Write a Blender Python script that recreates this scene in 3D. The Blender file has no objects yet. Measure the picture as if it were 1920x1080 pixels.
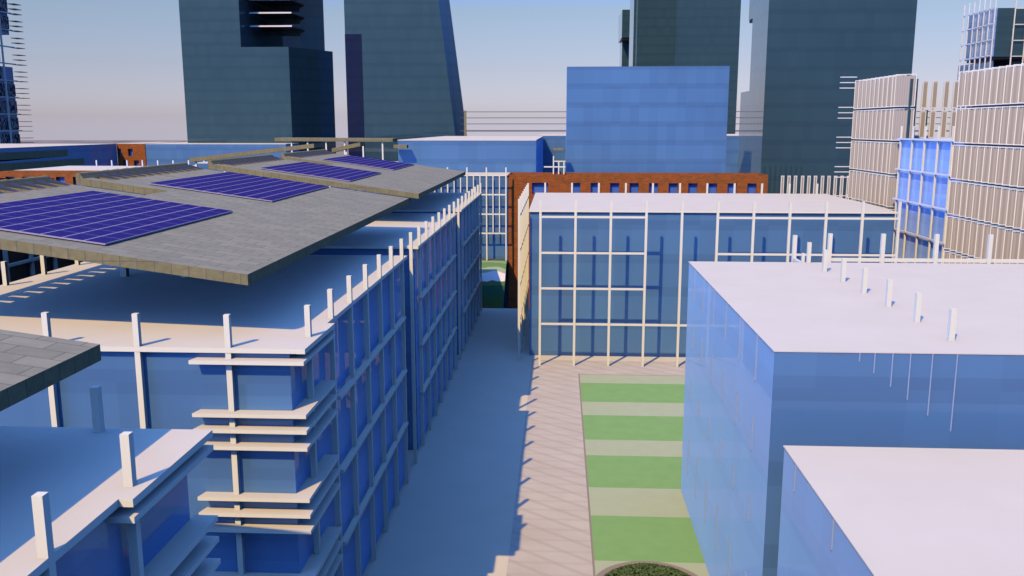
import bpy, bmesh, math, random
from mathutils import Vector
random.seed(7)
S = bpy.context.scene
COL = S.collection

# ------------------------------------------------------------------ camera
cam = bpy.data.cameras.new("camera"); co = bpy.data.objects.new("camera", cam); COL.objects.link(co)
co.location = (0, 0, 26.9)
co.rotation_euler = (math.radians(90 - 10.27), 0, math.radians(3.041))
cam.sensor_width = 36; cam.lens = 31.256; cam.clip_start = 0.5; cam.clip_end = 6000
S.camera = co

# ------------------------------------------------------------------ sky + sun
SUN_EL, SUN_AZ = 43.0, 27.5                     # light travels towards +Y, turned 27.5 deg to +X
w = bpy.data.worlds.new("World"); S.world = w; w.use_nodes = True
nt = w.node_tree; N = nt.nodes; L = nt.links
bg = N['Background']; bg.inputs['Strength'].default_value = 0.1
sky = N.new('ShaderNodeTexSky'); sky.sky_type = 'NISHITA'; sky.sun_disc = False
sky.sun_elevation = math.radians(SUN_EL); sky.sun_rotation = math.radians(180 + SUN_AZ)
sky.air_density = 1.0; sky.dust_density = 0.6; sky.ozone_density = 1.5
tc = N.new('ShaderNodeTexCoord'); sx = N.new('ShaderNodeSeparateXYZ'); L.new(tc.outputs['Generated'], sx.inputs[0])
mx = N.new('ShaderNodeMath'); mx.operation = 'MAXIMUM'; mx.inputs[1].default_value = 0.012; L.new(sx.outputs[2], mx.inputs[0])
cx = N.new('ShaderNodeCombineXYZ'); L.new(sx.outputs[0], cx.inputs[0]); L.new(sx.outputs[1], cx.inputs[1]); L.new(mx.outputs[0], cx.inputs[2])
L.new(cx.outputs[0], sky.inputs['Vector'])
rp = N.new('ShaderNodeValToRGB'); L.new(sx.outputs[2], rp.inputs[0])
SKY_RAMP = [(0.0, (1, 1, 1)), (0.14, (1, 1, 1)), (0.35, (1, 1, 1)), (1.0, (1, 1, 1))]
SKY_RAMP = [(0.0, (0.89, 0.86, 1.33)), (0.062, (0.86, 0.78, 1.01)), (0.123, (0.90, 0.86, 0.96)), (0.18, (0.55, 0.95, 1.9)), (0.30, (0.6, 1.2, 2.9)), (0.55, (0.85, 1.6, 3.1)), (1.0, (1.25, 2.0, 3.3))]
el = rp.color_ramp.elements
el[0].position = SKY_RAMP[0][0]; el[0].color = (*SKY_RAMP[0][1], 1)
el[1].position = SKY_RAMP[-1][0]; el[1].color = (*SKY_RAMP[-1][1], 1)
for p, c in SKY_RAMP[1:-1]:
    e = el.new(p); e.color = (*c, 1)
mm = N.new('ShaderNodeMix'); mm.data_type = 'RGBA'; mm.blend_type = 'MULTIPLY'; mm.inputs[0].default_value = 1
L.new(sky.outputs[0], mm.inputs[6]); L.new(rp.outputs[0], mm.inputs[7])
# the sky is brightest, hazy and pale towards the west (-X) and dimmer towards the east
we = N.new('ShaderNodeMath'); we.operation = 'MULTIPLY_ADD'; we.inputs[1].default_value = 0.5; we.inputs[2].default_value = 0.5; L.new(sx.outputs[0], we.inputs[0])
rw = N.new('ShaderNodeValToRGB'); L.new(we.outputs[0], rw.inputs[0]); ew = rw.color_ramp.elements
ew[0].position = 0.0; ew[0].color = (12, 14, 18, 1); ew[1].position = 1.0; ew[1].color = (0.04, 0.12, 0.38, 1)
for p, c in ((0.11, (8.5, 10, 12.5)), (0.2, (1, 1, 1)), (0.74, (1, 1, 1)), (0.79, (0.07, 0.16, 0.42))):
    e = ew.new(p); e.color = (*c, 1)
ze = N.new('ShaderNodeValToRGB'); L.new(sx.outputs[2], ze.inputs[0]); z2 = ze.color_ramp.elements
z2[0].position = 0.10; z2[0].color = (1, 1, 1, 1); z2[1].position = 0.24; z2[1].color = (0, 0, 0, 1)
m2 = N.new('ShaderNodeMix'); m2.data_type = 'RGBA'; m2.blend_type = 'MULTIPLY'; L.new(ze.outputs[0], m2.inputs[0])
L.new(mm.outputs[2], m2.inputs[6]); L.new(rw.outputs[0], m2.inputs[7])
# low sky to the south is clearer and bluer than the hazy north
wy = N.new('ShaderNodeValToRGB'); ny_ = N.new('ShaderNodeMath'); ny_.operation = 'MULTIPLY_ADD'; ny_.inputs[1].default_value = 0.5; ny_.inputs[2].default_value = 0.5
L.new(sx.outputs[1], ny_.inputs[0]); L.new(ny_.outputs[0], wy.inputs[0]); e2 = wy.color_ramp.elements
e2[0].position = 0.5; e2[0].color = (0.22, 0.42, 0.82, 1); e2[1].position = 0.86; e2[1].color = (1, 1, 1, 1)
m3 = N.new('ShaderNodeMix'); m3.data_type = 'RGBA'; m3.blend_type = 'MULTIPLY'; L.new(ze.outputs[0], m3.inputs[0])
L.new(m2.outputs[2], m3.inputs[6]); L.new(wy.outputs[0], m3.inputs[7]); L.new(m3.outputs[2], bg.inputs[0])

sl = bpy.data.lights.new("sun", 'SUN'); so = bpy.data.objects.new("sun", sl); COL.objects.link(so)
sl.energy = 4.0; sl.angle = math.radians(0.5); sl.color = (1.0, 0.70, 0.33)
a, e_ = math.radians(SUN_AZ), math.radians(SUN_EL)
so.rotation_euler = Vector((math.sin(a) * math.cos(e_), math.cos(a) * math.cos(e_), -math.sin(e_))).to_track_quat('-Z', 'Y').to_euler()
so.location = (-60, -60, 120)
S.view_settings.view_transform = 'Standard'; S.view_settings.look = 'None'; S.view_settings.exposure = 0; S.view_settings.gamma = 1
S.render.engine = 'CYCLES'; S.cycles.max_bounces = 6
S.cycles.diffuse_bounces = 0


# ------------------------------------------------------------------ materials
def mat(name, base, rough=0.7, metal=0.0, spec=0.3, coat=0.0):
    m = bpy.data.materials.new(name); m.use_nodes = True
    b = m.node_tree.nodes['Principled BSDF']
    b.inputs['Base Color'].default_value = (*base, 1); b.inputs['Roughness'].default_value = rough
    b.inputs['Metallic'].default_value = metal; b.inputs['Specular IOR Level'].default_value = spec
    b.inputs['Coat Weight'].default_value = coat; b.inputs['Coat Roughness'].default_value = 0.0
    return m
def nn(m, t): return m.node_tree.nodes.new(t)
def ln(m, a, b): m.node_tree.links.new(a, b)
def bs(m): return m.node_tree.nodes['Principled BSDF']
def ramp(m, fac, stops):
    r = nn(m, 'ShaderNodeValToRGB'); ln(m, fac, r.inputs[0]); e = r.color_ramp.elements
    e[0].position, e[0].color = stops[0][0], (*stops[0][1], 1)
    e[1].position, e[1].color = stops[-1][0], (*stops[-1][1], 1)
    for p, c in stops[1:-1]:
        q = e.new(p); q.color = (*c, 1)
    return r.outputs[0]
def pos(m): return nn(m, 'ShaderNodeNewGeometry').outputs['Position']
def noise(m, scale, detail=4, vec=None, stretch=None):
    v = vec or pos(m)
    if stretch:
        mp = nn(m, 'ShaderNodeMapping'); mp.inputs['Scale'].default_value = stretch; ln(m, v, mp.inputs[0]); v = mp.outputs[0]
    n = nn(m, 'ShaderNodeTexNoise'); n.inputs['Scale'].default_value = scale; n.inputs['Detail'].default_value = detail
    ln(m, v, n.inputs['Vector']); return n.outputs[0]
def mixc(m, fac, c1, c2, mode='MIX'):
    x = nn(m, 'ShaderNodeMix'); x.data_type = 'RGBA'; x.blend_type = mode
    for s, v in ((0, fac), (6, c1), (7, c2)):
        if isinstance(v, (int, float)): x.inputs[s].default_value = v
        elif isinstance(v, tuple): x.inputs[s].default_value = (*v, 1)
        else: ln(m, v, x.inputs[s])
    return x.outputs[2]
def wallvec(m):
    """metres along the surface: (x,y) on flat faces, (x+y, z) on upright ones"""
    g = nn(m, 'ShaderNodeNewGeometry'); s = nn(m, 'ShaderNodeSeparateXYZ'); ln(m, g.outputs['Position'], s.inputs[0])
    n = nn(m, 'ShaderNodeSeparateXYZ'); ln(m, g.outputs['True Normal'], n.inputs[0])
    ab = nn(m, 'ShaderNodeMath'); ab.operation = 'ABSOLUTE'; ln(m, n.outputs[2], ab.inputs[0])
    gt = nn(m, 'ShaderNodeMath'); gt.operation = 'GREATER_THAN'; gt.inputs[1].default_value = 0.5; ln(m, ab.outputs[0], gt.inputs[0])
    ad = nn(m, 'ShaderNodeMath'); ln(m, s.outputs[0], ad.inputs[0]); ln(m, s.outputs[1], ad.inputs[1])
    c = nn(m, 'ShaderNodeCombineXYZ'); ln(m, ad.outputs[0], c.inputs[0]); ln(m, s.outputs[2], c.inputs[1])
    x = nn(m, 'ShaderNodeMix'); x.data_type = 'VECTOR'; ln(m, gt.outputs[0], x.inputs[0]); ln(m, c.outputs[0], x.inputs[4]); ln(m, g.outputs['Position'], x.inputs[5])
    return x.outputs[1]

def glassmat(name, base, rough, metal=1.0, coat=0.6, sheen=(0.3, 0.5, 1.0), sw=0.6, ior=1.5, storey=3.93):
    m = mat(name, base, rough, metal, 0.5, coat)
    bs(m).inputs['Coat IOR'].default_value = ior
    bs(m).inputs['Sheen Weight'].default_value = sw; bs(m).inputs['Sheen Roughness'].default_value = 0.45
    bs(m).inputs['Sheen Tint'].default_value = (*sheen, 1)
    f = noise(m, 0.05, 2)
    dark = tuple(c * 0.93 for c in base)
    col = ramp(m, f, [(0.35, dark), (0.65, base)])
    # storeys read faintly through the glass: slab zone and, from pane to pane, slightly different tint
    g = nn(m, 'ShaderNodeSeparateXYZ'); ln(m, pos(m), g.inputs[0])
    md = nn(m, 'ShaderNodeMath'); md.operation = 'PINGPONG'; md.inputs[1].default_value = storey / 2; ln(m, g.outputs[2], md.inputs[0])
    band = ramp(m, md.outputs[0], [(storey * 0.14, (0.90, 0.90, 0.92)), (storey * 0.15, (1.0, 1.0, 1.0))])
    v = wallvec(m); sn = nn(m, 'ShaderNodeVectorMath'); sn.operation = 'SNAP'; sn.inputs[1].default_value = (1.96, storey, 1.96); ln(m, v, sn.inputs[0])
    wn = nn(m, 'ShaderNodeTexWhiteNoise'); ln(m, sn.outputs[0], wn.inputs[0])
    pane = ramp(m, wn.outputs[0], [(0.0, (0.95, 0.95, 0.96)), (1.0, (1.04, 1.04, 1.03))])
    ln(m, mixc(m, 1.0, mixc(m, 1.0, col, band, 'MULTIPLY'), pane, 'MULTIPLY'), bs(m).inputs['Base Color'])
    return m
BLUE = glassmat('blue_glass', (0.185, 0.365, 0.56), 0.9, coat=0.4, sheen=(0.25, 0.48, 1.0), sw=0.9)
TEAL = glassmat('teal_glass', (0.072, 0.15, 0.165), 0.9, coat=1.0, sheen=(0.55, 0.75, 1.0), sw=0.15, ior=1.6)
BAY = glassmat('lit_bay_glass', (0.45, 0.68, 1.0), 0.8, sw=0.9)  # lit copy of the blue glass, its brightness put into the colour
PANE = glassmat('window_glass', (0.16, 0.32, 0.7), 0.9)

WHITE = mat('white_roof', (0.77, 0.75, 0.66), 0.8, 0, 0.2)
ln(WHITE, ramp(WHITE, noise(WHITE, 0.35, 6), [(0.3, (0.72, 0.665, 0.52)), (0.7, (0.75, 0.695, 0.55))]), bs(WHITE).inputs['Base Color'])
CREAM = mat('cream_paint', (0.86, 0.84, 0.64), 0.6, 0, 0.3)
WMET = mat('white_metal', (0.85, 0.84, 0.82), 0.5, 0, 0.4)
FINM = mat('glass_fin', (0.35, 0.45, 0.62), 0.5, 0, 0.5)
DMET = mat('dark_metal', (0.05, 0.055, 0.07), 0.5, 0, 0.4)
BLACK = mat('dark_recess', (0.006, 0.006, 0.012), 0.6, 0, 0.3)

STONE = mat('stone_slabs', (0.28, 0.28, 0.27), 0.85, 0, 0.2)
v = wallvec(STONE)
br = nn(STONE, 'ShaderNodeTexBrick'); ln(STONE, v, br.inputs['Vector']); br.inputs['Scale'].default_value = 1.0
br.inputs['Brick Width'].default_value = 1.35; br.inputs['Row Height'].default_value = 0.78; br.inputs['Mortar Size'].default_value = 0.018
br.inputs['Mortar Smooth'].default_value = 0.3
br.inputs['Color1'].default_value = (0.27, 0.265, 0.19, 1); br.inputs['Color2'].default_value = (0.325, 0.315, 0.225, 1); br.inputs['Mortar'].default_value = (0.13, 0.12, 0.095, 1)
nz = ramp(STONE, noise(STONE, 2.5, 8), [(0.3, (0.92, 0.92, 0.92)), (0.7, (1.08, 1.07, 1.04))])
ln(STONE, mixc(STONE, 1.0, br.outputs[0], nz, 'MULTIPLY'), bs(STONE).inputs['Base Color'])
EDGE = mat('stone_edge', (0.30, 0.28, 0.22), 0.85, 0, 0.2)
v = wallvec(EDGE)
wv = nn(EDGE, 'ShaderNodeTexBrick'); ln(EDGE, v, wv.inputs['Vector']); wv.inputs['Scale'].default_value = 1.0; wv.offset = 0.0
wv.inputs['Brick Width'].default_value = 0.78; wv.inputs['Row Height'].default_value = 3.0; wv.inputs['Mortar Size'].default_value = 0.02
wv.inputs['Color1'].default_value = (0.225, 0.20, 0.095, 1); wv.inputs['Color2'].default_value = (0.26, 0.23, 0.11, 1); wv.inputs['Mortar'].default_value = (0.14, 0.13, 0.10, 1)
nz = ramp(EDGE, noise(EDGE, 4, 8), [(0.3, (0.85, 0.85, 0.85)), (0.7, (1.12, 1.12, 1.1))])
ln(EDGE, mixc(EDGE, 1.0, wv.outputs[0], nz, 'MULTIPLY'), bs(EDGE).inputs['Base Color'])

BRICK = mat('orange_brick', (0.3, 0.1, 0.04), 0.9, 0, 0.2)
v = wallvec(BRICK)
br = nn(BRICK, 'ShaderNodeTexBrick'); ln(BRICK, v, br.inputs['Vector']); br.inputs['Scale'].default_value = 1.0
br.inputs['Brick Width'].default_value = 0.9; br.inputs['Row Height'].default_value = 0.33; br.inputs['Mortar Size'].default_value = 0.035
br.inputs['Color1'].default_value = (0.38, 0.085, 0.014, 1); br.inputs['Color2'].default_value = (0.22, 0.07, 0.014, 1); br.inputs['Mortar'].default_value = (0.26, 0.13, 0.045, 1)
nz = ramp(BRICK, noise(BRICK, 0.9, 8), [(0.3, (0.88, 0.86, 0.85)), (0.7, (1.12, 1.1, 1.05))])
ln(BRICK, mixc(BRICK, 1.0, br.outputs[0], nz, 'MULTIPLY'), bs(BRICK).inputs['Base Color'])

CELL = mat('solar_cell', (0.034, 0.028, 0.21), 0.6, 0, 0.05)
tcn = nn(CELL, 'ShaderNodeTexCoord')
br = nn(CELL, 'ShaderNodeTexBrick'); ln(CELL, tcn.outputs['Object'], br.inputs['Vector']); br.offset = 0.0
br.inputs['Scale'].default_value = 1; br.inputs['Brick Width'].default_value = 0.16; br.inputs['Row Height'].default_value = 0.16; br.inputs['Mortar Size'].default_value = 0.006
br.inputs['Color1'].default_value = (0.022, 0.011, 0.14, 1); br.inputs['Color2'].default_value = (0.026, 0.014, 0.16, 1); br.inputs['Mortar'].default_value = (0.05, 0.045, 0.2, 1)
ln(CELL, br.outputs[0], bs(CELL).inputs['Base Color'])
PFRAME = mat('panel_frame', (0.40, 0.37, 0.46), 0.5, 0, 0.4)

LOUV = mat('beige_louvre', (0.60, 0.52, 0.46), 0.7, 0, 0.3)
g = nn(LOUV, 'ShaderNodeSeparateXYZ'); ln(LOUV, pos(LOUV), g.inputs[0])
ad = nn(LOUV, 'ShaderNodeMath'); ln(LOUV, g.outputs[0], ad.inputs[0]); ln(LOUV, g.outputs[1], ad.inputs[1])
md = nn(LOUV, 'ShaderNodeMath'); md.operation = 'PINGPONG'; md.inputs[1].default_value = 0.06; ln(LOUV, ad.outputs[0], md.inputs[0])
ln(LOUV, ramp(LOUV, md.outputs[0], [(0.02, (0.36, 0.31, 0.23)), (0.05, (0.45, 0.39, 0.28))]), bs(LOUV).inputs['Base Color'])

GRILLE = mat('dark_grille', (0.05, 0.05, 0.06), 0.8, 0, 0.2)
ln(GRILLE, ramp(GRILLE, noise(GRILLE, 1.0, 3, stretch=(2.2, 2.2, 0.7)), [(0.47, (0.012, 0.014, 0.03)), (0.53, (0.55, 0.42, 0.36))]), bs(GRILLE).inputs['Base Color'])

PAVE = mat('pink_paving', (0.55, 0.45, 0.42), 0.9, 0, 0.15)
f1 = noise(PAVE, 0.35, 3)
wvn = nn(PAVE, 'ShaderNodeTexWave'); mp = nn(PAVE, 'ShaderNodeMapping'); mp.inputs['Rotation'].default_value = (0, 0, math.radians(38)); ln(PAVE, pos(PAVE), mp.inputs[0]); ln(PAVE, mp.outputs[0], wvn.inputs['Vector'])
wvn.bands_direction = 'Y'; wvn.inputs['Scale'].default_value = 0.2; wvn.inputs['Distortion'].default_value = 0.25; wvn.inputs['Detail'].default_value = 1
wv2 = nn(PAVE, 'ShaderNodeTexWave'); ln(PAVE, pos(PAVE), wv2.inputs['Vector']); wv2.bands_direction = 'Y'; wv2.inputs['Scale'].default_value = 0.2; wv2.inputs['Distortion'].default_value = 0.4
c0 = ramp(PAVE, f1, [(0.3, (0.58, 0.53, 0.45)), (0.7, (0.64, 0.60, 0.52))])
c1 = mixc(PAVE, ramp(PAVE, wvn.outputs[0], [(0.0, (0.4, 0.4, 0.4)), (0.22, (0, 0, 0))]), c0, (0.45, 0.39, 0.33))
c2 = mixc(PAVE, ramp(PAVE, wv2.outputs[0], [(0.0, (0.3, 0.3, 0.3)), (0.18, (0, 0, 0))]), c1, (0.47, 0.41, 0.35))
ln(PAVE, c2, bs(PAVE).inputs['Base Color'])
GRASS = mat('green_turf', (0.25, 0.42, 0.18), 0.95, 0, 0.1)
ln(GRASS, ramp(GRASS, noise(GRASS, 0.8, 8), [(0.3, (0.24, 0.46, 0.165)), (0.7, (0.27, 0.49, 0.185))]), bs(GRASS).inputs['Base Color'])
DRY = mat('pale_turf', (0.48, 0.50, 0.36), 0.95, 0, 0.1)
ln(DRY, ramp(DRY, noise(DRY, 0.8, 8), [(0.3, (0.46, 0.54, 0.35)), (0.7, (0.49, 0.57, 0.38))]), bs(DRY).inputs['Base Color'])
KERB = mat('kerb_stone', (0.33, 0.28, 0.24), 0.9, 0, 0.1)
LAND = mat('open_land', (0.2, 0.2, 0.1), 0.95, 0, 0.1)
lg = nn(LAND, 'ShaderNodeSeparateXYZ'); ln(LAND, pos(LAND), lg.inputs[0])
lm = nn(LAND, 'ShaderNodeMath'); lm.operation = 'MULTIPLY_ADD'; lm.inputs[1].default_value = 3.4; ln(LAND, noise(LAND, 0.22, 2, stretch=(1, 0.4, 0.4)), lm.inputs[0]); ln(LAND, lg.outputs[1], lm.inputs[2])
lq = nn(LAND, 'ShaderNodeMapRange'); lq.inputs[1].default_value = 165 + 1.7; lq.inputs[2].default_value = 183 + 1.7; ln(LAND, lm.outputs[0], lq.inputs[0])
lr = nn(LAND, 'ShaderNodeValToRGB'); ln(LAND, lq.outputs[0], lr.inputs[0]); lr.color_ramp.interpolation = 'CONSTANT'
lc = lr.color_ramp.elements; lc[0].position = 0; lc[0].color = (0.16, 0.08, 0.03, 1); lc[1].position = 0.17; lc[1].color = (0.05, 0.10, 0.03, 1)
for p, c in ((0.30, (0.03, 0.10, 0.05)), (0.42, (0.08, 0.16, 0.06)), (0.47, (0.74, 0.72, 0.70)), (0.575, (0.32, 0.42, 0.28)), (0.64, (0.14, 0.27, 0.10)), (0.73, (0.28, 0.38, 0.24)), (0.78, (0.13, 0.24, 0.09)), (0.84, (0.10, 0.11, 0.02)), (0.93, (0.22, 0.10, 0.03))):  # dark greens: planting with the bank's shade put into the colour
    q = lc.new(p); q.color = (*c, 1)
ln(LAND, lr.outputs[0], bs(LAND).inputs['Base Color'])
FAR = mat('far_ground', (0.24, 0.19, 0.15), 0.95, 0, 0.1)
ln(FAR, ramp(FAR, noise(FAR, 0.01, 5), [(0.35, (0.16, 0.15, 0.10)), (0.65, (0.34, 0.28, 0.23))]), bs(FAR).inputs['Base Color'])
LEAF = mat('hedge_leaf', (0.06, 0.11, 0.035), 0.8, 0, 0.2)
ln(LEAF, ramp(LEAF, noise(LEAF, 6, 4), [(0.3, (0.05, 0.09, 0.03)), (0.7, (0.11, 0.17, 0.06))]), bs(LEAF).inputs['Base Color'])

# ------------------------------------------------------------------ builders
def link(name, me, parent=None, loc=(0, 0, 0)):
    o = bpy.data.objects.new(name, me); COL.objects.link(o); o.location = loc
    if parent: o.parent = parent
    return o
def thing(name, label, cat, loc=(0, 0, 0), group=None):
    o = link(name, None, None, loc); o['label'] = label; o['category'] = cat
    if group: o['group'] = group
    return o
def tag(o, label, cat, group=None):
    o['label'] = label; o['category'] = cat
    if group: o['group'] = group
    return o
def struct(o): o['kind'] = 'structure'; return o
def mesh(name, vs, fs, mats, idx=None):
    me = bpy.data.meshes.new(name); me.from_pydata([tuple(v) for v in vs], [], fs)
    for m in (mats if isinstance(mats, (list, tuple)) else [mats]): me.materials.append(m)
    if idx:
        for p, i in zip(me.polygons, idx): p.material_index = i
    me.update(); bm = bmesh.new(); bm.from_mesh(me); bmesh.ops.recalc_face_normals(bm, faces=bm.faces); bm.to_mesh(me); bm.free()
    return me
FB = [(0, 3, 2, 1), (4, 5, 6, 7), (0, 1, 5, 4), (1, 2, 6, 5), (2, 3, 7, 6), (3, 0, 4, 7)]
_cache = {}
def box(name, x0, x1, y0, y1, z0, z1, m, parent=None, top=None):
    """box part; its origin is the middle of its foot, equal boxes share one mesh"""
    dx, dy, dz = round(x1 - x0, 4), round(y1 - y0, 4), round(z1 - z0, 4)
    k = (dx, dy, dz, m.name, top.name if top else '')
    if k not in _cache:
        a, b = dx / 2, dy / 2
        vs = [(-a, -b, 0), (a, -b, 0), (a, b, 0), (-a, b, 0), (-a, -b, dz), (a, -b, dz), (a, b, dz), (-a, b, dz)]
        _cache[k] = mesh(name, vs, FB, [m, top] if top else m, [0, 1, 0, 0, 0, 0] if top else None)
    c = Vector(((x0 + x1) / 2, (y0 + y1) / 2, z0))
    if parent: c = c - parent.location
    return link(name, _cache[k], parent, c)
def prism(name, pts, z0, z1, m, parent=None, shift=(0, 0), top=None):
    """upright prism over a plan polygon; a point may carry its own x shift at the top"""
    n = len(pts); O = parent.location if parent else Vector((0, 0, 0))
    vs = [(p[0] - O.x, p[1] - O.y, z0 - O.z) for p in pts] + [(p[0] + (p[2] if len(p) > 2 else 0) - O.x, p[1] - O.y, z1 - O.z) for p in pts]
    fs = [tuple(range(n)), tuple(range(n, 2 * n))] + [(i, (i + 1) % n, n + (i + 1) % n, n + i) for i in range(n)]
    return link(name, mesh(name, vs, fs, [m, top] if top else m, ([0, 1] + [0] * n) if top else None), parent)
def multibox(name, bxs, m, parent=None):
    O = parent.location if parent else Vector((0, 0, 0)); vs = []; fs = []
    for x0, x1, y0, y1, z0, z1 in bxs:
        k = len(vs)
        vs += [(x0 - O.x, y0 - O.y, z0 - O.z), (x1 - O.x, y0 - O.y, z0 - O.z), (x1 - O.x, y1 - O.y, z0 - O.z), (x0 - O.x, y1 - O.y, z0 - O.z),
               (x0 - O.x, y0 - O.y, z1 - O.z), (x1 - O.x, y0 - O.y, z1 - O.z), (x1 - O.x, y1 - O.y, z1 - O.z), (x0 - O.x, y1 - O.y, z1 - O.z)]
        fs += [tuple(i + k for i in f) for f in FB]
    return link(name, mesh(name, vs, fs, m), parent)
def post(x, y, parent, z0=0.0, z1=18.87, s=0.125, m=None, name='post'):
    return box(name, x - s, x + s, y - s, y + s, z0, z1, m or CREAM, parent)
ZR = 17.4

# ------------------------------------------------------------------ ground
struct(box('ground', -2600, 2600, -200, 2600, -12.6, -12.0, FAR))
bankv = []; bankf = []
nx, ny = 60, 40
for j in range(ny + 1):
    for i in range(nx + 1):
        x = -60 + 49.4 * i / nx; y = 131.6 + 50.2 * j / ny
        t = max(0.0, min(1.0, (y - 160) / 20.0)); t = t * t * (3 - 2 * t)
        hl = -11.9 + 11.9 * t
        bankv.append((x, y, hl))
for j in range(ny):
    for i in range(nx):
        k = j * (nx + 1) + i; bankf.append((k, k + 1, k + nx + 2, k + nx + 1))
struct(link('terrain', mesh('terrain', bankv, bankf, LAND)))
struct(box('podium', -60, 60, -20, 131.2, -12, -0.05, WHITE))
struct(box('alley', -11.6, -3.0, -15, 130.9, -0.05, 0.0, WHITE))
struct(box('paving', -3.0, 45, -15, 101.2, -0.05, -0.006, PAVE))
struct(box('terrace', -3.0, 45, 101.2, 130.9, -0.05, 0.0, WHITE))
struct(box('lawn_kerb', 2.28, 2.42, 20, 95.4, -0.05, 0.004, KERB))
struct(box('lawn_kerb', 2.42, 16, 95.15, 95.3, -0.05, 0.004, KERB))
struct(box('pale_lawn', 2.42, 16, 20, 95.15, -0.05, 0.006, DRY))
struct(multibox('green_lawn', [(2.42, 16, a, b, 0.0, 0.012) for a, b in ((85.3, 91.9), (74.4, 81.1), (63.9, 70.6), (52.3, 58.9), (41.5, 48.1))], GRASS))

# round clipped shrub on the lawn
sh = thing('round_shrub', 'low dark green rounded shrub in a grey ring on the striped lawn', 'shrub', (5.6, 48.6, 0))
vs = []; fs = []
for k in range(4200):
    r = 3.0 * math.sqrt(random.random()); a = random.random() * 6.283; h = 0.75 * math.sqrt(max(0, 1 - (r / 3.1) ** 2)) * random.uniform(0.8, 1.05)
    c = Vector((r * math.cos(a), r * math.sin(a), h)); u = Vector((random.gauss(0, 1), random.gauss(0, 1), random.gauss(0, .5))).normalized() * 0.12
    w2 = u.cross(Vector((random.gauss(0, 1), random.gauss(0, 1), 1))).normalized() * 0.08
    i = len(vs); vs += [c - u, c + w2, c + u, c - w2]; fs.append((i, i + 1, i + 2, i + 3))
me = bpy.data.meshes.new('foliage'); me.from_pydata([tuple(q) for q in vs], [], fs); me.materials.append(LEAF); link('foliage', me, sh)
vs = []; fs = []; nseg = 48
for k in range(nseg):
    a = 6.2832 * k / nseg
    for r, z in ((3.0, 0.0), (3.0, 0.16), (3.5, 0.16), (3.5, 0.0)): vs.append((r * math.cos(a), r * math.sin(a), z))
for k in range(nseg):
    j = (k + 1) % nseg
    for q in range(3): fs.append((4 * k + q, 4 * k + q + 1, 4 * j + q + 1, 4 * j + q))
link('kerb_ring', mesh('kerb_ring', vs, fs, KERB), sh)
vs = [(2.9 * math.cos(6.2832 * k / nseg) * q, 2.9 * math.sin(6.2832 * k / nseg) * q, z) for q, z in ((1.0, 0.05), (0.75, 0.42), (0.4, 0.6)) for k in range(nseg)]
fs = [(r * nseg + k, r * nseg + (k + 1) % nseg, (r + 1) * nseg + (k + 1) % nseg, (r + 1) * nseg + k) for r in range(2) for k in range(nseg)] + [tuple(2 * nseg + k for k in range(nseg))]
link('hedge_core', mesh('hedge_core', vs, fs, LEAF), sh)

# ------------------------------------------------------------------ left row of glass wings (x -34 .. -11.35)
XG = -11.75
PY = [39.35 + 4.09 * k for k in range(23)]
def wing(y0, y1, label, rails=True, left=-34.0):
    t = thing('glass_building', label, 'building', (-22, (y0 + y1) / 2, 0), 'glass wings in a row left of the alley')
    box('glass_wall', left + 0.25, XG, y0 + 0.3, y1 - 0.3, 0, ZR - 0.22, BLUE, t)
    box('roof', left, -11.35, y0, y1, ZR - 0.22, ZR, CREAM, t, top=WHITE)
    ys = [y for y in PY if y0 + 0.5 < y < y1 + 0.3]
    for y in ys: post(-11.47, y, t)
    for y in ys: post(left + 0.4, y, t, 17.2)
    for z in (13.0, 8.95, 4.85):
        box('rail', -11.58, -11.25, (44.0 if y0 < 40 else ys[0] - 0.3), ys[-1], z - 0.1, z + 0.1, CREAM, t)
    return t
w1 = wing(37.0, 65.6, 'nearest long blue glass wing with shelves round its corner, under the tiled canopy')
w2 = wing(70.8, 98.6, 'middle blue glass wing between two gaps along the alley')
w3 = wing(102.8, 130.6, 'farthest blue glass wing at the far end of the alley')
box('corner_roof', -11.35, -10.97, 36.97, 42.2, ZR - 0.22, ZR, CREAM, w1, top=WHITE)
for k in range(5): post(-14.4 - 4.07 * k, 37.15, w1)
def shelves(parent, x0, xr, yf, yb, zs, xg, yg):
    """shelf that wraps the corner: a front run and a side run, mitred as one L"""
    O = parent.location
    for z in zs:
        pts = [(x0, yf), (xr, yf), (xr, yb), (xg, yb), (xg, yg), (x0 + 0.15, yg)]
        prism('sun_shelf', pts, z - 0.17, z, CREAM, parent, top=WHITE)
shelves(w1, -16.05, -10.97, 36.7, 42.2, (16.9, 14.5, 13.78, 13.0, 10.6, 9.85, 9.1, 6.7, 5.95, 5.2), XG, 37.3)

# detached posts in the gaps between wings
for y, lb in ((68.0, 'free standing cream post in the nearer gap between glass wings'), (100.7, 'free standing cream post in the farther gap between glass wings')):
    p = tag(post(-11.47, y, None), lb, 'post', 'free standing posts in the gaps')

# unseen block added farther back to shade the bank
t = thing('glass_building', 'unseen blue glass block behind the far wing, beyond the end of the alley', 'building', (-26, 151, 0))
box('glass_wall', -34, -17.2, 135, 167, -12, 7.8, BLUE, t); box('roof', -34.2, -17, 134.8, 167.2, 7.8, 8.0, CREAM, t, top=WHITE)

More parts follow.
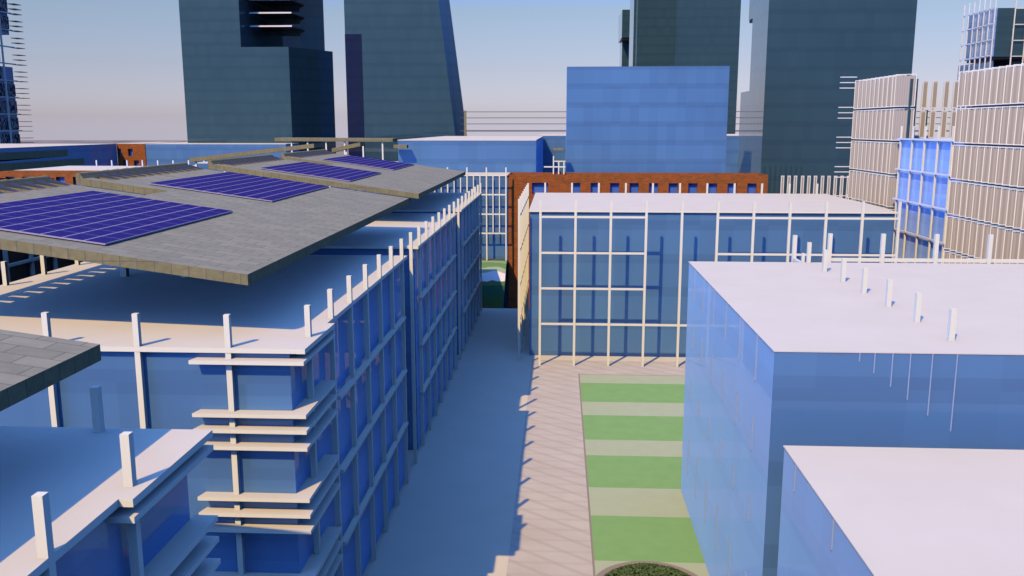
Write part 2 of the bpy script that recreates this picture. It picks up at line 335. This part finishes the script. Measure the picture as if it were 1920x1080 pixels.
# near-left block
nl = thing('glass_building', 'closest glass block at the bottom left corner with a flat white roof', 'building', (-20, 12, 0))
box('glass_wall', -34, XG, -6, 26.2, 0, ZR - 0.22, BLUE, nl)
box('roof', -34.2, -11.35, -6.2, 26.53, ZR - 0.22, ZR, CREAM, nl, top=WHITE)
box('corner_roof', -11.35, -10.97, 21.15, 26.53, ZR - 0.22, ZR, CREAM, nl, top=WHITE)
for y in (22.05, 18.05, 14.0, 10.0): post(-11.47, y, nl)
for x in (-14.5, -18.5, -22.5): post(x, 26.2, nl)
for z in (16.9, 14.5, 13.78, 13.0, 10.6, 9.85):
    prism('sun_shelf', [(-10.97, 21.15), (-10.97, 26.8), (-14.5, 26.8), (-14.5, 26.2), (XG, 26.2), (XG, 21.15)] if z > 99 else [(-10.97, 21.15), (-10.97, 26.53), (-11.75, 26.53), (-11.75, 21.15)], z - 0.17, z, CREAM, nl, top=WHITE)
for z in (13.0, 8.95, 4.85): box('rail', -11.58, -11.25, -4, 21.1, z - 0.1, z + 0.1, CREAM, nl)

# ------------------------------------------------------------------ stone canopies: sloping up to the left
XR, ZC, SL = -13.8, 20.45, 0.1375
def zc(x): return ZC + SL * (XR - x)
def shade_wedge(t, y):
    """low dark wedge added at the upper edge of a slot as its shade"""
    O = t.location
    vs = [(x - O.x, yy - O.y, zc(x) + d - O.z) for x, yy, d in ((-34.08, y, 0.0), (-32.7, y, 0.0), (-32.7, y + .46, 0.0), (-34.08, y + .46, 0.0), (-34.08, y, 0.24), (-34.08, y + .46, 0.24))]
    return link('slot_shade', mesh('slot_shade', vs, [(0, 3, 2, 1), (0, 1, 4), (3, 5, 2), (0, 4, 5, 3), (1, 2, 5, 4)], DMET), t)  # dark metal colour stands in for the shaded slot opening
def canopy(y0, y1, notch, label, xl=-34.7, slots=True):
    t = thing('stone_canopy', label, 'canopy', (-24, (y0 + y1) / 2, ZC), 'tiled stone canopies over the glass wings')
    O = t.location
    bm = bmesh.new()
    def slab(xa, xb, ya, yb, th=0.5):
        q = []
        for dz in (-th, 0):
            for x, y in ((xa, ya), (xb, ya), (xb, yb), (xa, yb)): q.append(bm.verts.new((x - O.x, y - O.y, zc(x) + dz - O.z)))
        return q
    def add(xa, xb, ya, yb, sides):
        q = slab(xa, xb, ya, yb)
        f = bm.faces.new((q[0], q[3], q[2], q[1])); f.material_index = 0
        f = bm.faces.new((q[4], q[5], q[6], q[7])); f.material_index = 0
        for s, (i, j) in zip('frbl', ((0, 1), (1, 2), (2, 3), (3, 0))):
            if s in sides:
                f = bm.faces.new((q[i], q[j], q[4 + j], q[4 + i])); f.material_index = 1
    xs = -34.1, -32.6            # slotted strip
    parts = []
    segs = [(y0, y1)] if not notch else [(y0, notch[0]), (notch[1], y1)]
    xn = -27.9
    if notch:
        add(xn, XR, y0, notch[0], 'fr'); add(xn, XR, notch[0], notch[1], 'rl'); add(xn, XR, notch[1], y1, 'rb')
    else:
        add(xn, XR, y0, y1, 'frb')
    for sy0, sy1 in segs:
        add(xs[1], xn, sy0, sy1, 'fb')
        add(xl, xs[0], sy0, sy1, 'fbl')
        # strip with open slots
        y = sy0; k = 0
        n = int((sy1 - sy0 - 1.2) / 1.45)
        add(xs[0], xs[1], sy0, sy0 + 1.2, 'fb'); y = sy0 + 1.2
        for i in range(n):
            y2 = y + 0.95
            nxt = sy1 if i == n - 1 else y2 + 0.5
            add(xs[0], xs[1], y2, nxt, 'fb'); y = nxt
        # inner cheeks of the slots
        for xx in xs:
            yy = sy0 + 1.2
            v4 = [bm.verts.new((xx - O.x, a - O.y, zc(xx) + d - O.z)) for a, d in ((yy, -0.5), (sy1, -0.5), (sy1, -0.001), (yy, -0.001))]
            f = bm.faces.new(v4); f.material_index = 1
    me = bpy.data.meshes.new('slab'); bm.to_mesh(me); bm.free(); me.materials.append(STONE); me.materials.append(EDGE)
    link('slab', me, t)
    for sy0, sy1 in segs:
        for i in range(int((sy1 - sy0 - 1.2) / 1.45)):
            y = sy0 + 1.2 + 1.45 * i
            if i < 13: shade_wedge(t, y + 0.96)
    # stepped stone lip on the left edge
    for sy0, sy1 in segs:
        vs = []; fs = []
        n = int((sy1 - sy0) / 1.45); st = (sy1 - sy0) / n
        for i in range(n):
            a, b = sy0 + i * st, sy0 + (i + 1) * st; k = len(vs); zz = zc(xl) - O.z
            for x, y, z in ((xl, a, 0.0), (xl + 0.55, a, -0.07), (xl + 0.55, b, -0.07), (xl, b, 0.0)): vs.append((x - O.x, y - O.y, zz + z))
            for x, y, z in ((xl, a, 0.30), (xl + 0.28, a, 0.30), (xl + 0.28, b, 0.30), (xl, b, 0.36)): vs.append((x - O.x, y - O.y, zz + z))
            fs += [tuple(j + k for j in f) for f in FB]
        link('stepped_lip', mesh('stepped_lip', vs, fs, EDGE), t)
    for yy in (y0 + 17, y1 - 10):
        for xx in (-24.0, -28.0):
            box('column', xx - 0.2, xx + 0.2, yy - 0.2, yy + 0.2, ZR, zc(xx) - 0.55, CREAM, t)
    return t
canopy(38.3, 81.3, (58.7, 62.5), 'nearer grey tiled canopy with a notch in its left side, carrying two solar arrays')
canopy(86.9, 131.0, (106.1, 110.3), 'farther grey tiled canopy with two solar arrays, behind the nearer one')
t = thing('stone_canopy', 'corner of a grey tiled canopy at the left edge above the closest roof', 'canopy', (-20, 15, ZC), 'tiled stone canopies over the glass wings')
vs = []; O = t.location
for dz in (-0.5, 0):
    for x, y in ((-34.7, -4), (XR, -4), (XR, 25.4), (-34.7, 25.4)): vs.append((x - O.x, y - O.y, zc(x) + dz - O.z))
link('slab', mesh('slab', vs, FB, [EDGE, STONE], [1, 1, 0, 0, 0, 0]), t)
box('column', -18.7, -18.3, 19.8, 20.2, ZR, zc(-18.5) - 0.55, CREAM, t)

# solar arrays
def rot_slope(o): o.rotation_euler = (0, math.atan(SL), 0)
pv = None
for k, (y0, y1, lb) in enumerate(((39.9, 56.3, 'purple blue solar array nearest the camera, cut by the left picture edge'),
                                  (64.25, 80.6, 'second purple blue solar array, on the back half of the nearer canopy'),
                                  (88.9, 104.9, 'third purple blue solar array, on the front half of the farther canopy'),
                                  (112.7, 129.0, 'small looking farthest purple blue solar array at the back of the far canopy'))):
    x1, x0 = -21.03, -30.25
    t = thing('solar_array', lb, 'solar array', (x1, y0, zc(x1) + 0.06), 'solar arrays on the stone canopies')
    rot_slope(t)
    Lx = (x1 - x0) / math.cos(math.atan(SL)); Ly = y1 - y0
    nxp, nyp = 9, 10; px_, py_ = Lx / nxp, Ly / nyp
    fr = mesh('frame', [(-Lx, 0, 0), (0, 0, 0), (0, Ly, 0), (-Lx, Ly, 0), (-Lx, 0, .07), (0, 0, .07), (0, Ly, .07), (-Lx, Ly, .07)], FB, PFRAME)
    link('frame', fr, t)
    a, b = px_ / 2 - 0.04, py_ / 2 - 0.022
    pm = mesh('solar_panel', [(-a, -b, 0), (a, -b, 0), (a, b, 0), (-a, b, 0), (-a, -b, .02), (a, -b, .02), (a, b, .02), (-a, b, .02)], FB, CELL)
    for i in range(nxp):
        for j in range(nyp):
            link('solar_panel', pm, t, (-(i + .5) * px_, (j + .5) * py_, 0.053))

# dark court wing left of the near wing
cw = thing('court_building', 'black glazed court wing with pale blue frames behind the left roof edge', 'building', (-47, 75, 0))
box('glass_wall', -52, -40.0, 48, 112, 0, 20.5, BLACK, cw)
for k in range(20): box('frame_post', -40.0, -39.75, 49 + 3.1 * k, 49.22 + 3.1 * k, 0.5, 20.4, CREAM, cw)
for z in (17.0, 13.0, 9.0, 5.0): box('rail', -40.0, -39.7, 48.2, 111.8, z - .1, z + .1, CREAM, cw)

# ------------------------------------------------------------------ middle glass building with the free grid
fb = thing('glass_building', 'wide blue glass building facing the lawn behind a free standing cream grid', 'building', (18, 117, 0))
box('glass_wall', -3.4, 38.2, 103.3, 130.6, 0, ZR - 0.2, BLUE, fb)
box('roof', -3.5, 38.4, 103.0, 131.0, ZR - 0.2, ZR, CREAM, fb, top=WHITE)
gr = thing('facade_grid', 'free standing cream grid of posts and rails in front of the lawn side glass', 'frame', (18, 98.9, 0))
GX = [-2.08 + 3.91 * k for k in range(11)]
for x in GX: box('post', x - .13, x + .13, 98.77, 99.03, 0, 18.9, CREAM, gr)
for z in (17.04, 13.0, 8.95):
    box('rail', GX[0], GX[3], 98.8, 99.0, z - .11, z + .11, CREAM, gr)
    if z > 10: box('rail', GX[5], GX[10], 98.8, 99.0, z - .11, z + .11, CREAM, gr)
box('rail', GX[0], GX[10], 98.8, 99.0, 4.74, 4.96, CREAM, gr)
for x in GX: post(x, 130.6, fb, ZR)
sg = thing('facade_grid', 'row of close cream posts along the alley side of the middle glass building', 'frame', (-4.5, 116, 0))
for k in range(8): post(-4.55, 101.0 + 4.05 * k, sg, 0, 18.87, 0.13)
for z in (17.04, 13.0, 8.95, 4.85): box('rail', -4.6, -4.4, 101, 129.5, z - .1, z + .1, CREAM, sg)

# ------------------------------------------------------------------ right blocks
b1 = thing('glass_building', 'bright blue glass block at the right with posts poking through its white roof', 'building', (24, 50, 0))
box('glass_wall', 9.34, 40, 37.84, 63.7, 0, ZR - 0.05, BLUE, b1)
box('roof', 9.3, 40.04, 37.8, 63.74, ZR - 0.05, ZR, WHITE, b1)
for k in range(7): post(17.7, 40.07 + 3.9 * k, b1, ZR)
for k in range(6):
    for z0, z1 in ((15.1, 17.3), (11.65, 13.35), (8.0, 9.42), (2.5, 5.33)):
        box('fin', 9.29, 9.345, 41.12 + 3.9 * k, 41.17 + 3.9 * k, z0, z1, FINM, b1)
for x, zb in ((12.96, 16.97), (13.6, 16.46), (14.35, 15.87), (15.1, 15.29), (16.02, 14.6), (17.05, 13.9)):
    box('fin', x - .02, x + .02, 37.8, 37.845, zb, 17.34, FINM, b1)
b2 = thing('glass_building', 'lower blue glass block in the bottom right corner with a plain white roof', 'building', (24, 20, 0))
box('glass_wall', 9.34, 40, 4, 35.36, 0, 13.95, BLUE, b2)
box('roof', 9.3, 40.04, 3.96, 35.4, 13.95, 14.0, WHITE, b2)
for y in (33.5, 28.6): box('fin', 9.29, 9.345, y - .04, y + .04, 12.8, 13.9, FINM, b2)
rg = thing('facade_grid', 'cream posts with one long rail standing behind the bright right block', 'frame', (26, 67.4, 0))
post(17.7, 67.4, rg, 0, 18.9, .14); post(17.7, 64.9, rg, 0, 17.9, .1)
for k in range(6): post(20.3 + 3.9 * k, 67.4, rg, 0, 19.05, .14)
box('rail', 20.3, 42, 67.3, 67.5, 16.95, 17.2, CREAM, rg); box('rail', 17.6, 17.8, 65, 67.3, 16.95, 17.2, CREAM, rg)

# ------------------------------------------------------------------ right louvred building (west side)
def louvre(name, parent, x, y, z, wdt, ht, ang):
    """framed louvre panel, turned about the upright axis"""
    k = ('lv', round(wdt, 2), round(ht, 2))
    if k not in _cache:
        f = 0.09 if wdt > 1 else 0.15; vs = []; fs = []; ix = []
        def bb(x0, x1, y0, y1, z0, z1, i):
            n = len(vs); vs.extend([(x0, y0, z0), (x1, y0, z0), (x1, y1, z0), (x0, y1, z0), (x0, y0, z1), (x1, y0, z1), (x1, y1, z1), (x0, y1, z1)])
            fs.extend([tuple(q + n for q in g) for g in FB]); ix.extend([i] * 6)
        w2 = wdt / 2
        bb(-w2, -w2 + f, -.08, .08, 0, ht, 0); bb(w2 - f, w2, -.08, .08, 0, ht, 0)
        bb(-w2 + f, w2 - f, -.08, .08, 0, f, 0); bb(-w2 + f, w2 - f, -.08, .08, ht - f, ht, 0)
        bb(-w2 + f, w2 - f, -.03, .03, f, ht - f - 0.13, 1)
        for q in range(5):
            xx = -w2 + f + (wdt - 2 * f) * (q + .5) / 5; bb(xx - .03, xx + .03, -.02, .02, ht - f - .13, ht - f, 0)
        _cache[k] = mesh('louvre_panel', vs, fs, [WCR, LOUV], ix)
    o = link(name, _cache[k], parent, Vector((x, y, z)) - parent.location); o.rotation_euler = (0, 0, ang); return o
WCR = mat('pale_frame', (0.82, 0.78, 0.60), 0.6, 0, 0.3)
STY = [25.35 - 3.93 * k for k in range(-3, 7)]      # storey levels

lb = thing('louvre_building', 'far bay of beige louvre panels left of the sunny blue glass bay', 'building', (46, 130, 0))
box('glass_wall', 45.8, 46.8, 122.0, 139.4, 0, 33.1, TEAL, lb)
for r in range(6):
    z0 = 29.55 - 4.44 * r
    for i in range(11):
        louvre('louvre_panel', lb, 44.75 + 0.035 * i + (0.28 if i == 10 else 0), 138.5 - 1.605 * i, z0, 1.64 if i < 10 else 2.6, 4.18, math.radians(-35 if i < 10 else -28))
    for q in (-0.3, 0.5, 1.3):
        box('sun_shelf', 42.0, 44.4, 139.3, 139.6, z0 + 3.4 + q - 0.06, z0 + 3.4 + q + 0.06, WMET, lb)
    box('floor_edge', 45.4, 45.8, 122.0, 139.4, z0 - .2, z0 - .03, DMET, lb)
gb = thing('glass_bay', 'sunlit pale blue glass bay crossed by white rails between the two louvre bays', 'building', (50, 113, 0))
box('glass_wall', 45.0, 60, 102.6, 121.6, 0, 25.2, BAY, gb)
box('roof', 44.8, 60.2, 102.4, 121.8, 25.2, 25.4, WMET, gb)
for i in range(5): box('post', 44.58, 44.78, 105.2 + 3.9 * i - .1, 105.2 + 3.9 * i + .1, 0, 27.0, CREAM, gb)
for z in STY[3:]: box('rail', 44.5, 44.75, 102.6, 121.8, z - .1, z + .1, WMET, gb)
rb = thing('louvre_building', 'near bay of beige louvre panels at the right picture edge', 'building', (54, 94, 0))
box('glass_wall', 45.1, 62, 80, 102.0, 0, 32.6, BLUE, rb)
for r in range(8):
    z0 = 29.1 - 3.93 * r
    for i in range(15):
        louvre('louvre_panel', rb, 44.0 + 0.02 * i, 101.4 - 1.42 * i, z0, 1.5, 3.72, math.radians(-33))
    if z0 > 0: box('floor_edge', 44.6, 45.1, 80, 102.0, z0 - .2, z0 - .03, DMET, rb)
# free standing louvre frames
SP = [thing('louvre_screen', 'row of ten separate louvre frames standing against the sky above the sunny bay', 'screen', (55, 130, 25)),
      thing('louvre_screen', 'long row of slim louvre frames standing above the middle building roof', 'screen', (51, 178, 13))]
for i, px in enumerate((0, 1.37, 2.72, 4.3, 5.6)):
    for z in (29.45, 25.35): louvre('louvre_frame', SP[0], 49.5 + px, 130, z, 0.85, 3.8, math.radians(8))
    box('mast', 49.5 + px - .04, 49.5 + px + .04, 130.12, 130.2, 0, 33.0, WMET, SP[0])
for i in range(13):
    for z in (13.75, 9.8): louvre('louvre_frame', SP[1], 43.7 + 1.245 * i + (0.12 if i > 2 else 0) + (0.12 if i > 5 else 0), 178, z, 0.62, 3.75, math.radians(8))
    box('mast', 43.7 + 1.245 * i, 43.77 + 1.245 * i, 178.15, 178.22, -12, 17.4, WMET, SP[1])

# ------------------------------------------------------------------ grid tower far right
gt = thing('glass_tower', 'tower top at the right edge wrapped in an open white grid', 'tower', (122, 255, 0))
box('upper_glass', 114.5, 142, 249, 265.5, 45.2, 57.6, TEAL, gt)
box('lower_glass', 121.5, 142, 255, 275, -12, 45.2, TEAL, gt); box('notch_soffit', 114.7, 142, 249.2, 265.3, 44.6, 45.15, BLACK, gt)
PALE = glassmat('lit_side_glass', (0.72, 0.86, 1.0), 0.25)  # lighter copy of the tower glass, west-side light put into its colour
box('side_glass', 114.3, 114.48, 249.1, 265.4, 45.3, 57.5, PALE, gt); box('side_glass', 116.6, 116.9, 254, 275, 10, 44.5, PALE, gt)
box('core', 117, 130, 262, 275.1, -12, 44.5, TEAL, gt)
for i in range(7): box('post', 112.6, 112.85, 246.6 + 3.05 * i, 246.85 + 3.05 * i, -12, 60.5, WMET, gt)
for k in range(9): box('rail', 112.6, 112.8, 246.6, 265.2, 57.3 - 4.0 * k, 57.55 - 4.0 * k, WMET, gt)
for i in range(7): box('post', 116.9 + 3.1 * i, 117.15 + 3.1 * i, 244.9, 245.15, -12, 60.5, WCR, gt)
for k in range(9): box('rail', 116.9, 136, 244.9, 245.1, 56.9 - 4.0 * k, 57.1 - 4.0 * k, WCR, gt)

# ------------------------------------------------------------------ brick buildings
def holed_wall(name, x0, x1, z0, z1, y, depth, holes, m, parent):
    """upright wall facing the camera side with real window openings and reveals"""
    xs = sorted({x0, x1, *[h[0] for h in holes], *[h[1] for h in holes]}); zs = sorted({z0, z1, *[h[2] for h in holes], *[h[3] for h in holes]})
    vs = []; fs = []; O = parent.location
    def q(*p):
        k = len(vs); vs.extend([(a - O.x, b - O.y, c - O.z) for a, b, c in p]); fs.append((k, k + 1, k + 2, k + 3))
    for i in range(len(xs) - 1):
        for j in range(len(zs) - 1):
            a, b, c, d = xs[i], xs[i + 1], zs[j], zs[j + 1]; mx_, mz = (a + b) / 2, (c + d) / 2
            if any(h[0] < mx_ < h[1] and h[2] < mz < h[3] for h in holes): continue
            q((a, y, c), (b, y, c), (b, y, d), (a, y, d))
    for h in holes:
        a, b, c, d = h
        q((a, y, c), (a, y + depth, c), (a, y + depth, d), (a, y, d)); q((b, y, c), (b, y, d), (b, y + depth, d), (b, y + depth, c))
        q((a, y, c), (b, y, c), (b, y + depth, c), (a, y + depth, c)); q((a, y, d), (a, y + depth, d), (b, y + depth, d), (b, y, d))
    me = bpy.data.meshes.new(name); me.from_pydata(vs, [], fs); me.materials.append(m); return link(name, me, parent)
def brickhouse(label, x0, x1, y, yb, z0, z1, holes, roofm=None, depth=0.9, group=None):
    t = thing('brick_building', label, 'building', ((x0 + x1) / 2, (y + yb) / 2, z0), group)
    holed_wall('wall', x0, x1, z0, z1, y, depth, holes, BRICK, t)
    box('side_wall', x0, x0 + .3, y + .003, yb, z0, z1, BRICK, t); box('side_wall', x1 - .3, x1, y + .003, yb, z0, z1, BRICK, t)
    box('back_wall', x0 + .3, x1 - .3, yb - .3, yb, z0, z1, BRICK, t)
    box('roof', x0 + .3, x1 - .3, y + .01, yb - .3, z1 - .65, z1 - .4, WHITE, t) if roofm is None else box('roof', x0, x1, y, yb, z1, z1 + .12, roofm, t)
    for a, b, c, d in holes:
        box('window', a + .003, b - .003, y + depth - .05, y + depth, c + .003, d - .003, PANE, t)
    return t
H = [(-5.6, -2.3, 13.4, 15.7), (-5.6, -3.6, 9.3, 11.4)] + [(2.4 + 3.93 * k, 4.25 + 3.93 * k, 13.4, 15.7) for k in range(10)]
brickhouse('orange brick building behind the middle glass building, top row of windows showing', -10.4, 41.8, 182, 190, -12, ZR, H)
HL = [(-119.4 + 3.85 * k, -117.4 + 3.85 * k, 13.9, 16.0) for k in range(-2, 11)]
bl = brickhouse('long orange brick building at the left with a white roof and a row of posts', -130, -76, 193, 214, -12, ZR, HL, WHITE)
for k in range(10): box('post', -113.2 + 3.83 * k, -112.9 + 3.83 * k, 213.5, 213.8, ZR - .2, 18.9, WMET, bl)
HS = [(-150.1, -148.8, 17.2, 19.6), (-146.4, -144.8, 17.2, 19.6), (-148.4, -146.7, 13.4, 15.7), (-144.6, -142.9, 13.4, 15.7)]
brickhouse('small square orange brick block with four windows between far blue glass walls', -150.2, -140.4, 298, 330, -12, 21.3, HS, WHITE, depth=1.2)

# ------------------------------------------------------------------ far glass blocks
def block(label, x0, x1, y0, y1, z1, m=BLUE, z0=-12, name='glass_building', cat='building'):
    t = thing(name, label, cat, ((x0 + x1) / 2, (y0 + y1) / 2, z0))
    box('glass_wall', x0, x1, y0, y1, z0, z1 - .15, m, t); box('roof', x0 - .05, x1 + .05, y0 - .05, y1 + .05, z1 - .15, z1, WHITE, t)
    return t
block('far left dark blue glass wing receding towards the brick block', -190, -150.25, 222, 297.9, 21.3)
block('long sunlit blue glass block right of the small brick block', -140.3, -92, 298.2, 358, 21.3)
block('wide blue glass block below the slanted tower', -34.4, -5.0, 190, 271, 24.2)
block('blue glass block with a shadowed corner between the low block and the tall slab', -6.6, 110, 272, 330, 24.4)
block('shadowed blue glass block under the far flat canopies', -92, -36, 205, 250, 17.4)
sb = thing('glass_slab', 'pale blue glass slab standing behind the brick building', 'building', (19, 197, -12))
box('glass_wall', 1.34, 35.25, 193, 201, -12, 39.4, BLUE, sb)

# glass building with post screen at the alley's end
ev = thing('glass_building', 'blue glass building closing the alley with cream posts and slim framed fins', 'building', (-25, 186, 0))
box('glass_wall', -58, -10.5, 182.0, 189.5, -1, 17.2, BLUE, ev); box('roof', -58.1, -10.45, 181.6, 189.6, 17.2, 17.4, WHITE, ev)
for k in range(9):
    x = -10.75 - 3.93 * k; box('post', x - .13, x + .13, 179.3, 179.56, 0, 18.9, CREAM, ev)
    for q in (1.31, 2.62): box('fin', x - q - .1, x - q + .1, 179.3, 179.6, 5.6, 17.3, CREAM, ev)
    box('fin', x - .1, x + .1, 179.6, 179.9, 5.6, 17.3, CREAM, ev)
for z in (17.3, 13.45, 9.5, 5.6): box('rail', -46, -10.6, 179.35, 179.5, z - .13, z + .13, CREAM, ev)
# small frame on the roofline in front of the shadowed corner
sf = thing('roof_frame', 'small white post frame beside the tall slab above the brick roof', 'frame', (0, 189, 17))
for x in (-1.3, -0.2, 0.9): box('post', x - .12, x + .12, 188.9, 189.1, 17.1, (20.9 if x < -1 else 19.8), CREAM, sf)
box('rail', -3.3, 1.2, 188.85, 188.95, 18.5, 18.75, CREAM, sf); box('rail', -1.3, 1.2, 188.85, 188.95, 19.7, 19.9, CREAM, sf)
box('ledge', -1.4, 0.8, 188.5, 190, 22.1, 22.5, EDGE, sf)

# far flat canopies
def farcan(label, pts, z0, z1, y, dpt, posts):
    (xa, xb) = pts; t = thing('stone_canopy', label, 'canopy', ((xa + xb) / 2, y, min(z0, z1)), 'thin far stone canopies')
    O = t.location; vs = []
    for dz in (-.7, 0):
        for x, yy in ((xa, y), (xb, y), (xb, y + dpt), (xa, y + dpt)):
            vs.append((x - O.x, yy - O.y, z0 + (z1 - z0) * (x - xa) / (xb - xa) + dz - O.z))
    link('slab', mesh('slab', vs, FB, [EDGE, STONE], [0, 1, 0, 0, 0, 0]), t)
    for x in posts:
        zt = z0 + (z1 - z0) * (x - xa) / (xb - xa) - .7
        box('column', x - .15, x + .15, y + .4, y + .7, 10, zt, CREAM, t)
farcan('flat beige edged canopy highest among the far thin canopies', (-61, -35.5), 24.6, 24.5, 190, 6, [-57.5, -54, -50, -46, -42, -37.8])
farcan('long thin beige canopy climbing to the right over the blue glass', (-64, -42), 21.6, 24.1, 152, 5, [-63, -58])
farcan('short thin beige canopy right of the long climbing one', (-41, -35.8), 23.1, 24.2, 160, 4, [-38.5])
farcan('tiny beige canopy edge touching the wide blue block', (-34.8, -32.0), 23.2, 23.2, 187, 2, [])
fw = block('low blue glass block in shade under the long climbing canopy', -66, -36, 160, 172, 20.5)
# dark canopies far left
for k, (z, ya, yb, lb_) in enumerate(((23.4, 108, 137, 'upper of two dark canopies at the left picture edge'), (21.9, 104, 139, 'lower of two dark canopies at the left picture edge'))):
    t = thing('stone_canopy', lb_, 'canopy', (-85, 120, z), 'dark canopies at the left edge'); O = t.location; vs = []
    for dz in (-1.0, 0):
        for x, y in ((-100, ya), (-77 + 1.5 * k, ya), (-77 + 1.5 * k, yb), (-100, yb)): vs.append((x - O.x, y - O.y, z - .08 * (-77 - x) + dz - O.z))
    link('slab', mesh('slab', vs, FB, [EDGE, STONE], [0, 1, 0, 0, 0, 0]), t)

cb = thing('court_building', 'black block under the dark canopies at the left edge', 'building', (-90, 120, 0)); box('wall', -102, -79, 106, 136, -5, 19.0, BLACK, cb)  # solid black block fills the space below the canopies
# ------------------------------------------------------------------ towers
ta = thing('glass_tower', 'grey teal stepped tower with a dark recessed corner of projecting floors', 'tower', (-110, 335, -12))
prism('lower_block', [(-131, 311), (-93.5, 311), (-83.2, 331), (-94, 360), (-131, 360)], -12, 54.0, TEAL, ta)
box('upper_block', -131, -110.1, 311, 360, 54.0, 135, TEAL, ta)
prism('recessed_block', [(-110.1, 335), (-96, 335), (-87.6, 337), (-97, 359.8), (-110.1, 359.8)], 54.0, 134.8, TEAL, ta)
prism('overhang', [(-110.1, 311.2), (-93.5, 311.2), (-87.6, 334.9), (-110.1, 334.9)], 75.6, 134.6, TEAL, ta)
for k in range(3):
    box('floor_slab', -109.2, -94.3, 319, 334.9, 61.6 + 4.5 * k, 61.95 + 4.5 * k, DMET, ta)
    box('slab_edge', -109.2, -94.3, 318.8, 319, 61.5 + 4.5 * k, 62.0 + 4.5 * k, WMET, ta)
tb = thing('glass_tower', 'grey teal tower whose right side leans inwards as it rises', 'tower', (-55, 315, -12))
prism('glass_wall', [(-71.1, 300), (-30.7, 300, -14.2), (-27.2, 306, -15.0), (-33, 330, -16.0), (-71.1, 330)], -12, 110, TEAL, tb)
NAVY = glassmat('shade_strip_glass', (0.02, 0.028, 0.07), 0.8, coat=0.4, sw=0.1)
prism('shade_strip', [(-71.15, 299.9), (-65.6, 299.9), (-65.6, 299.99), (-71.15, 299.99)], -12, 57.0, NAVY, tb)  # dark sheet painted in place of a shadow patch on the tower front
tc_ = thing('glass_tower', 'narrower teal tower rising behind the pale blue slab', 'tower', (57, 430, -12))
box('glass_wall', 34.0, 79.4, 414, 443, -12, 190, TEAL, tc_)
box('side_block', 32.8, 34.0, 419, 443, 47, 190, TEAL, tc_)
t2 = thing('glass_tower', 'small tower top with a dark notch peeking out left of the teal tower', 'tower', (37, 490, -12))
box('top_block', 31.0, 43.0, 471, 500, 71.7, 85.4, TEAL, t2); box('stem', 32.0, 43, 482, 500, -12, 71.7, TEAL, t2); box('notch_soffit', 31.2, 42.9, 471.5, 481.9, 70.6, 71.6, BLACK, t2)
td = thing('glass_tower', 'widest teal tower right of centre with a pale sunlit side', 'tower', (62, 212, -12))
box('lower_block', 44.25, 75.2, 200, 226.0, -12, 35.2, TEAL, td); box('middle_block', 44.25, 75.2, 200.01, 216, 35.2, 51.6, TEAL, td); box('upper_block', 44.25, 75.2, 200, 220.5, 51.6, 120, TEAL, td)
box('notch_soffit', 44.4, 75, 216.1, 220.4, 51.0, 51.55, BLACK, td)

# far left grille tower
tl = thing('grille_tower', 'dark tower with speckled grilles and spiky sun shelves at the left picture edge', 'tower', (-220, 305, -12))
box('core', -244, -199.7, 280.5, 323.4, -12, 48.3, BLUE, tl)
box('core', -244, -199.7, 280.5, 313.5, 48.3, 59.7, BLUE, tl)
box('core', -244, -199.7, 280.5, 323.4, 59.7, 105, BLUE, tl)
for k in range(15):
    z = 19.3 + 5.97 * k
    for ya, yb in ((303.6, 309.2), (310.2, 315.8), (317.1, 323.1)):
        if 44 < z + 3 < 60 and ya > 313: continue
        box('grille', -199.7, -199.2, ya, yb, z + .75, z + 4.95, GRILLE, tl)
    for q in (0, 1.73, 3.46): box('sun_shelf', -199.5, -196.8, 323.6, 327.7, z + q, z + q + .18, DMET, tl)
    box('rail', -199.2, -198.85, 289, 324.4, z, z + .45, CREAM, tl)
for y in (296, 303, 309.7, 316.5): box('post', -198.8, -198.3, y - .25, y + .25, -12, 105, CREAM, tl)

# ------------------------------------------------------------------ cable fence on the far roof
cf = thing('cable_fence', 'long fence of thin dark cables crossing the sky gap above the far roofs', 'fence', (40, 275, 24))
for z in (31.4, 29.6, 27.8, 25.85, 25.6): box('cable', -30.5, 135, 274.9, 275.0, z - .09, z + .09, DMET, cf)
for x in (-28.9, 108.5): box('post', x - .35, x + .35, 274.7, 275.2, 24.2, 31.8, EDGE, cf)

# ------------------------------------------------------------------ buildings behind the viewpoint, seen mirrored in the glass
def back_house(label, x0, x1, y0, y1, h, n):
    t = thing('framed_building', label, 'building', ((x0 + x1) / 2, (y0 + y1) / 2, -12))
    box('wall', x0, x1, y0, y1, -12, h, BLUE, t)
    for i in range(n): x = x0 + .3 + (x1 - x0 - .6) * i / (n - 1); box('post', x - .25, x + .25, y1 + .3, y1 + .8, -12, h + 1.5, CREAM, t)
    z = 1.0
    while z < h: box('rail', x0, x1, y1 + .25, y1 + .55, z, z + .5, CREAM, t); z += 7.86
back_house('white framed building behind the viewpoint, left of the axis', -75, -30, -110, -80, 22, 9)
back_house('white framed building behind the viewpoint, on the axis', -18, 30, -130, -95, 30, 11)
back_house('white framed building behind the viewpoint, right of the axis', 42, 95, -105, -75, 38, 12)
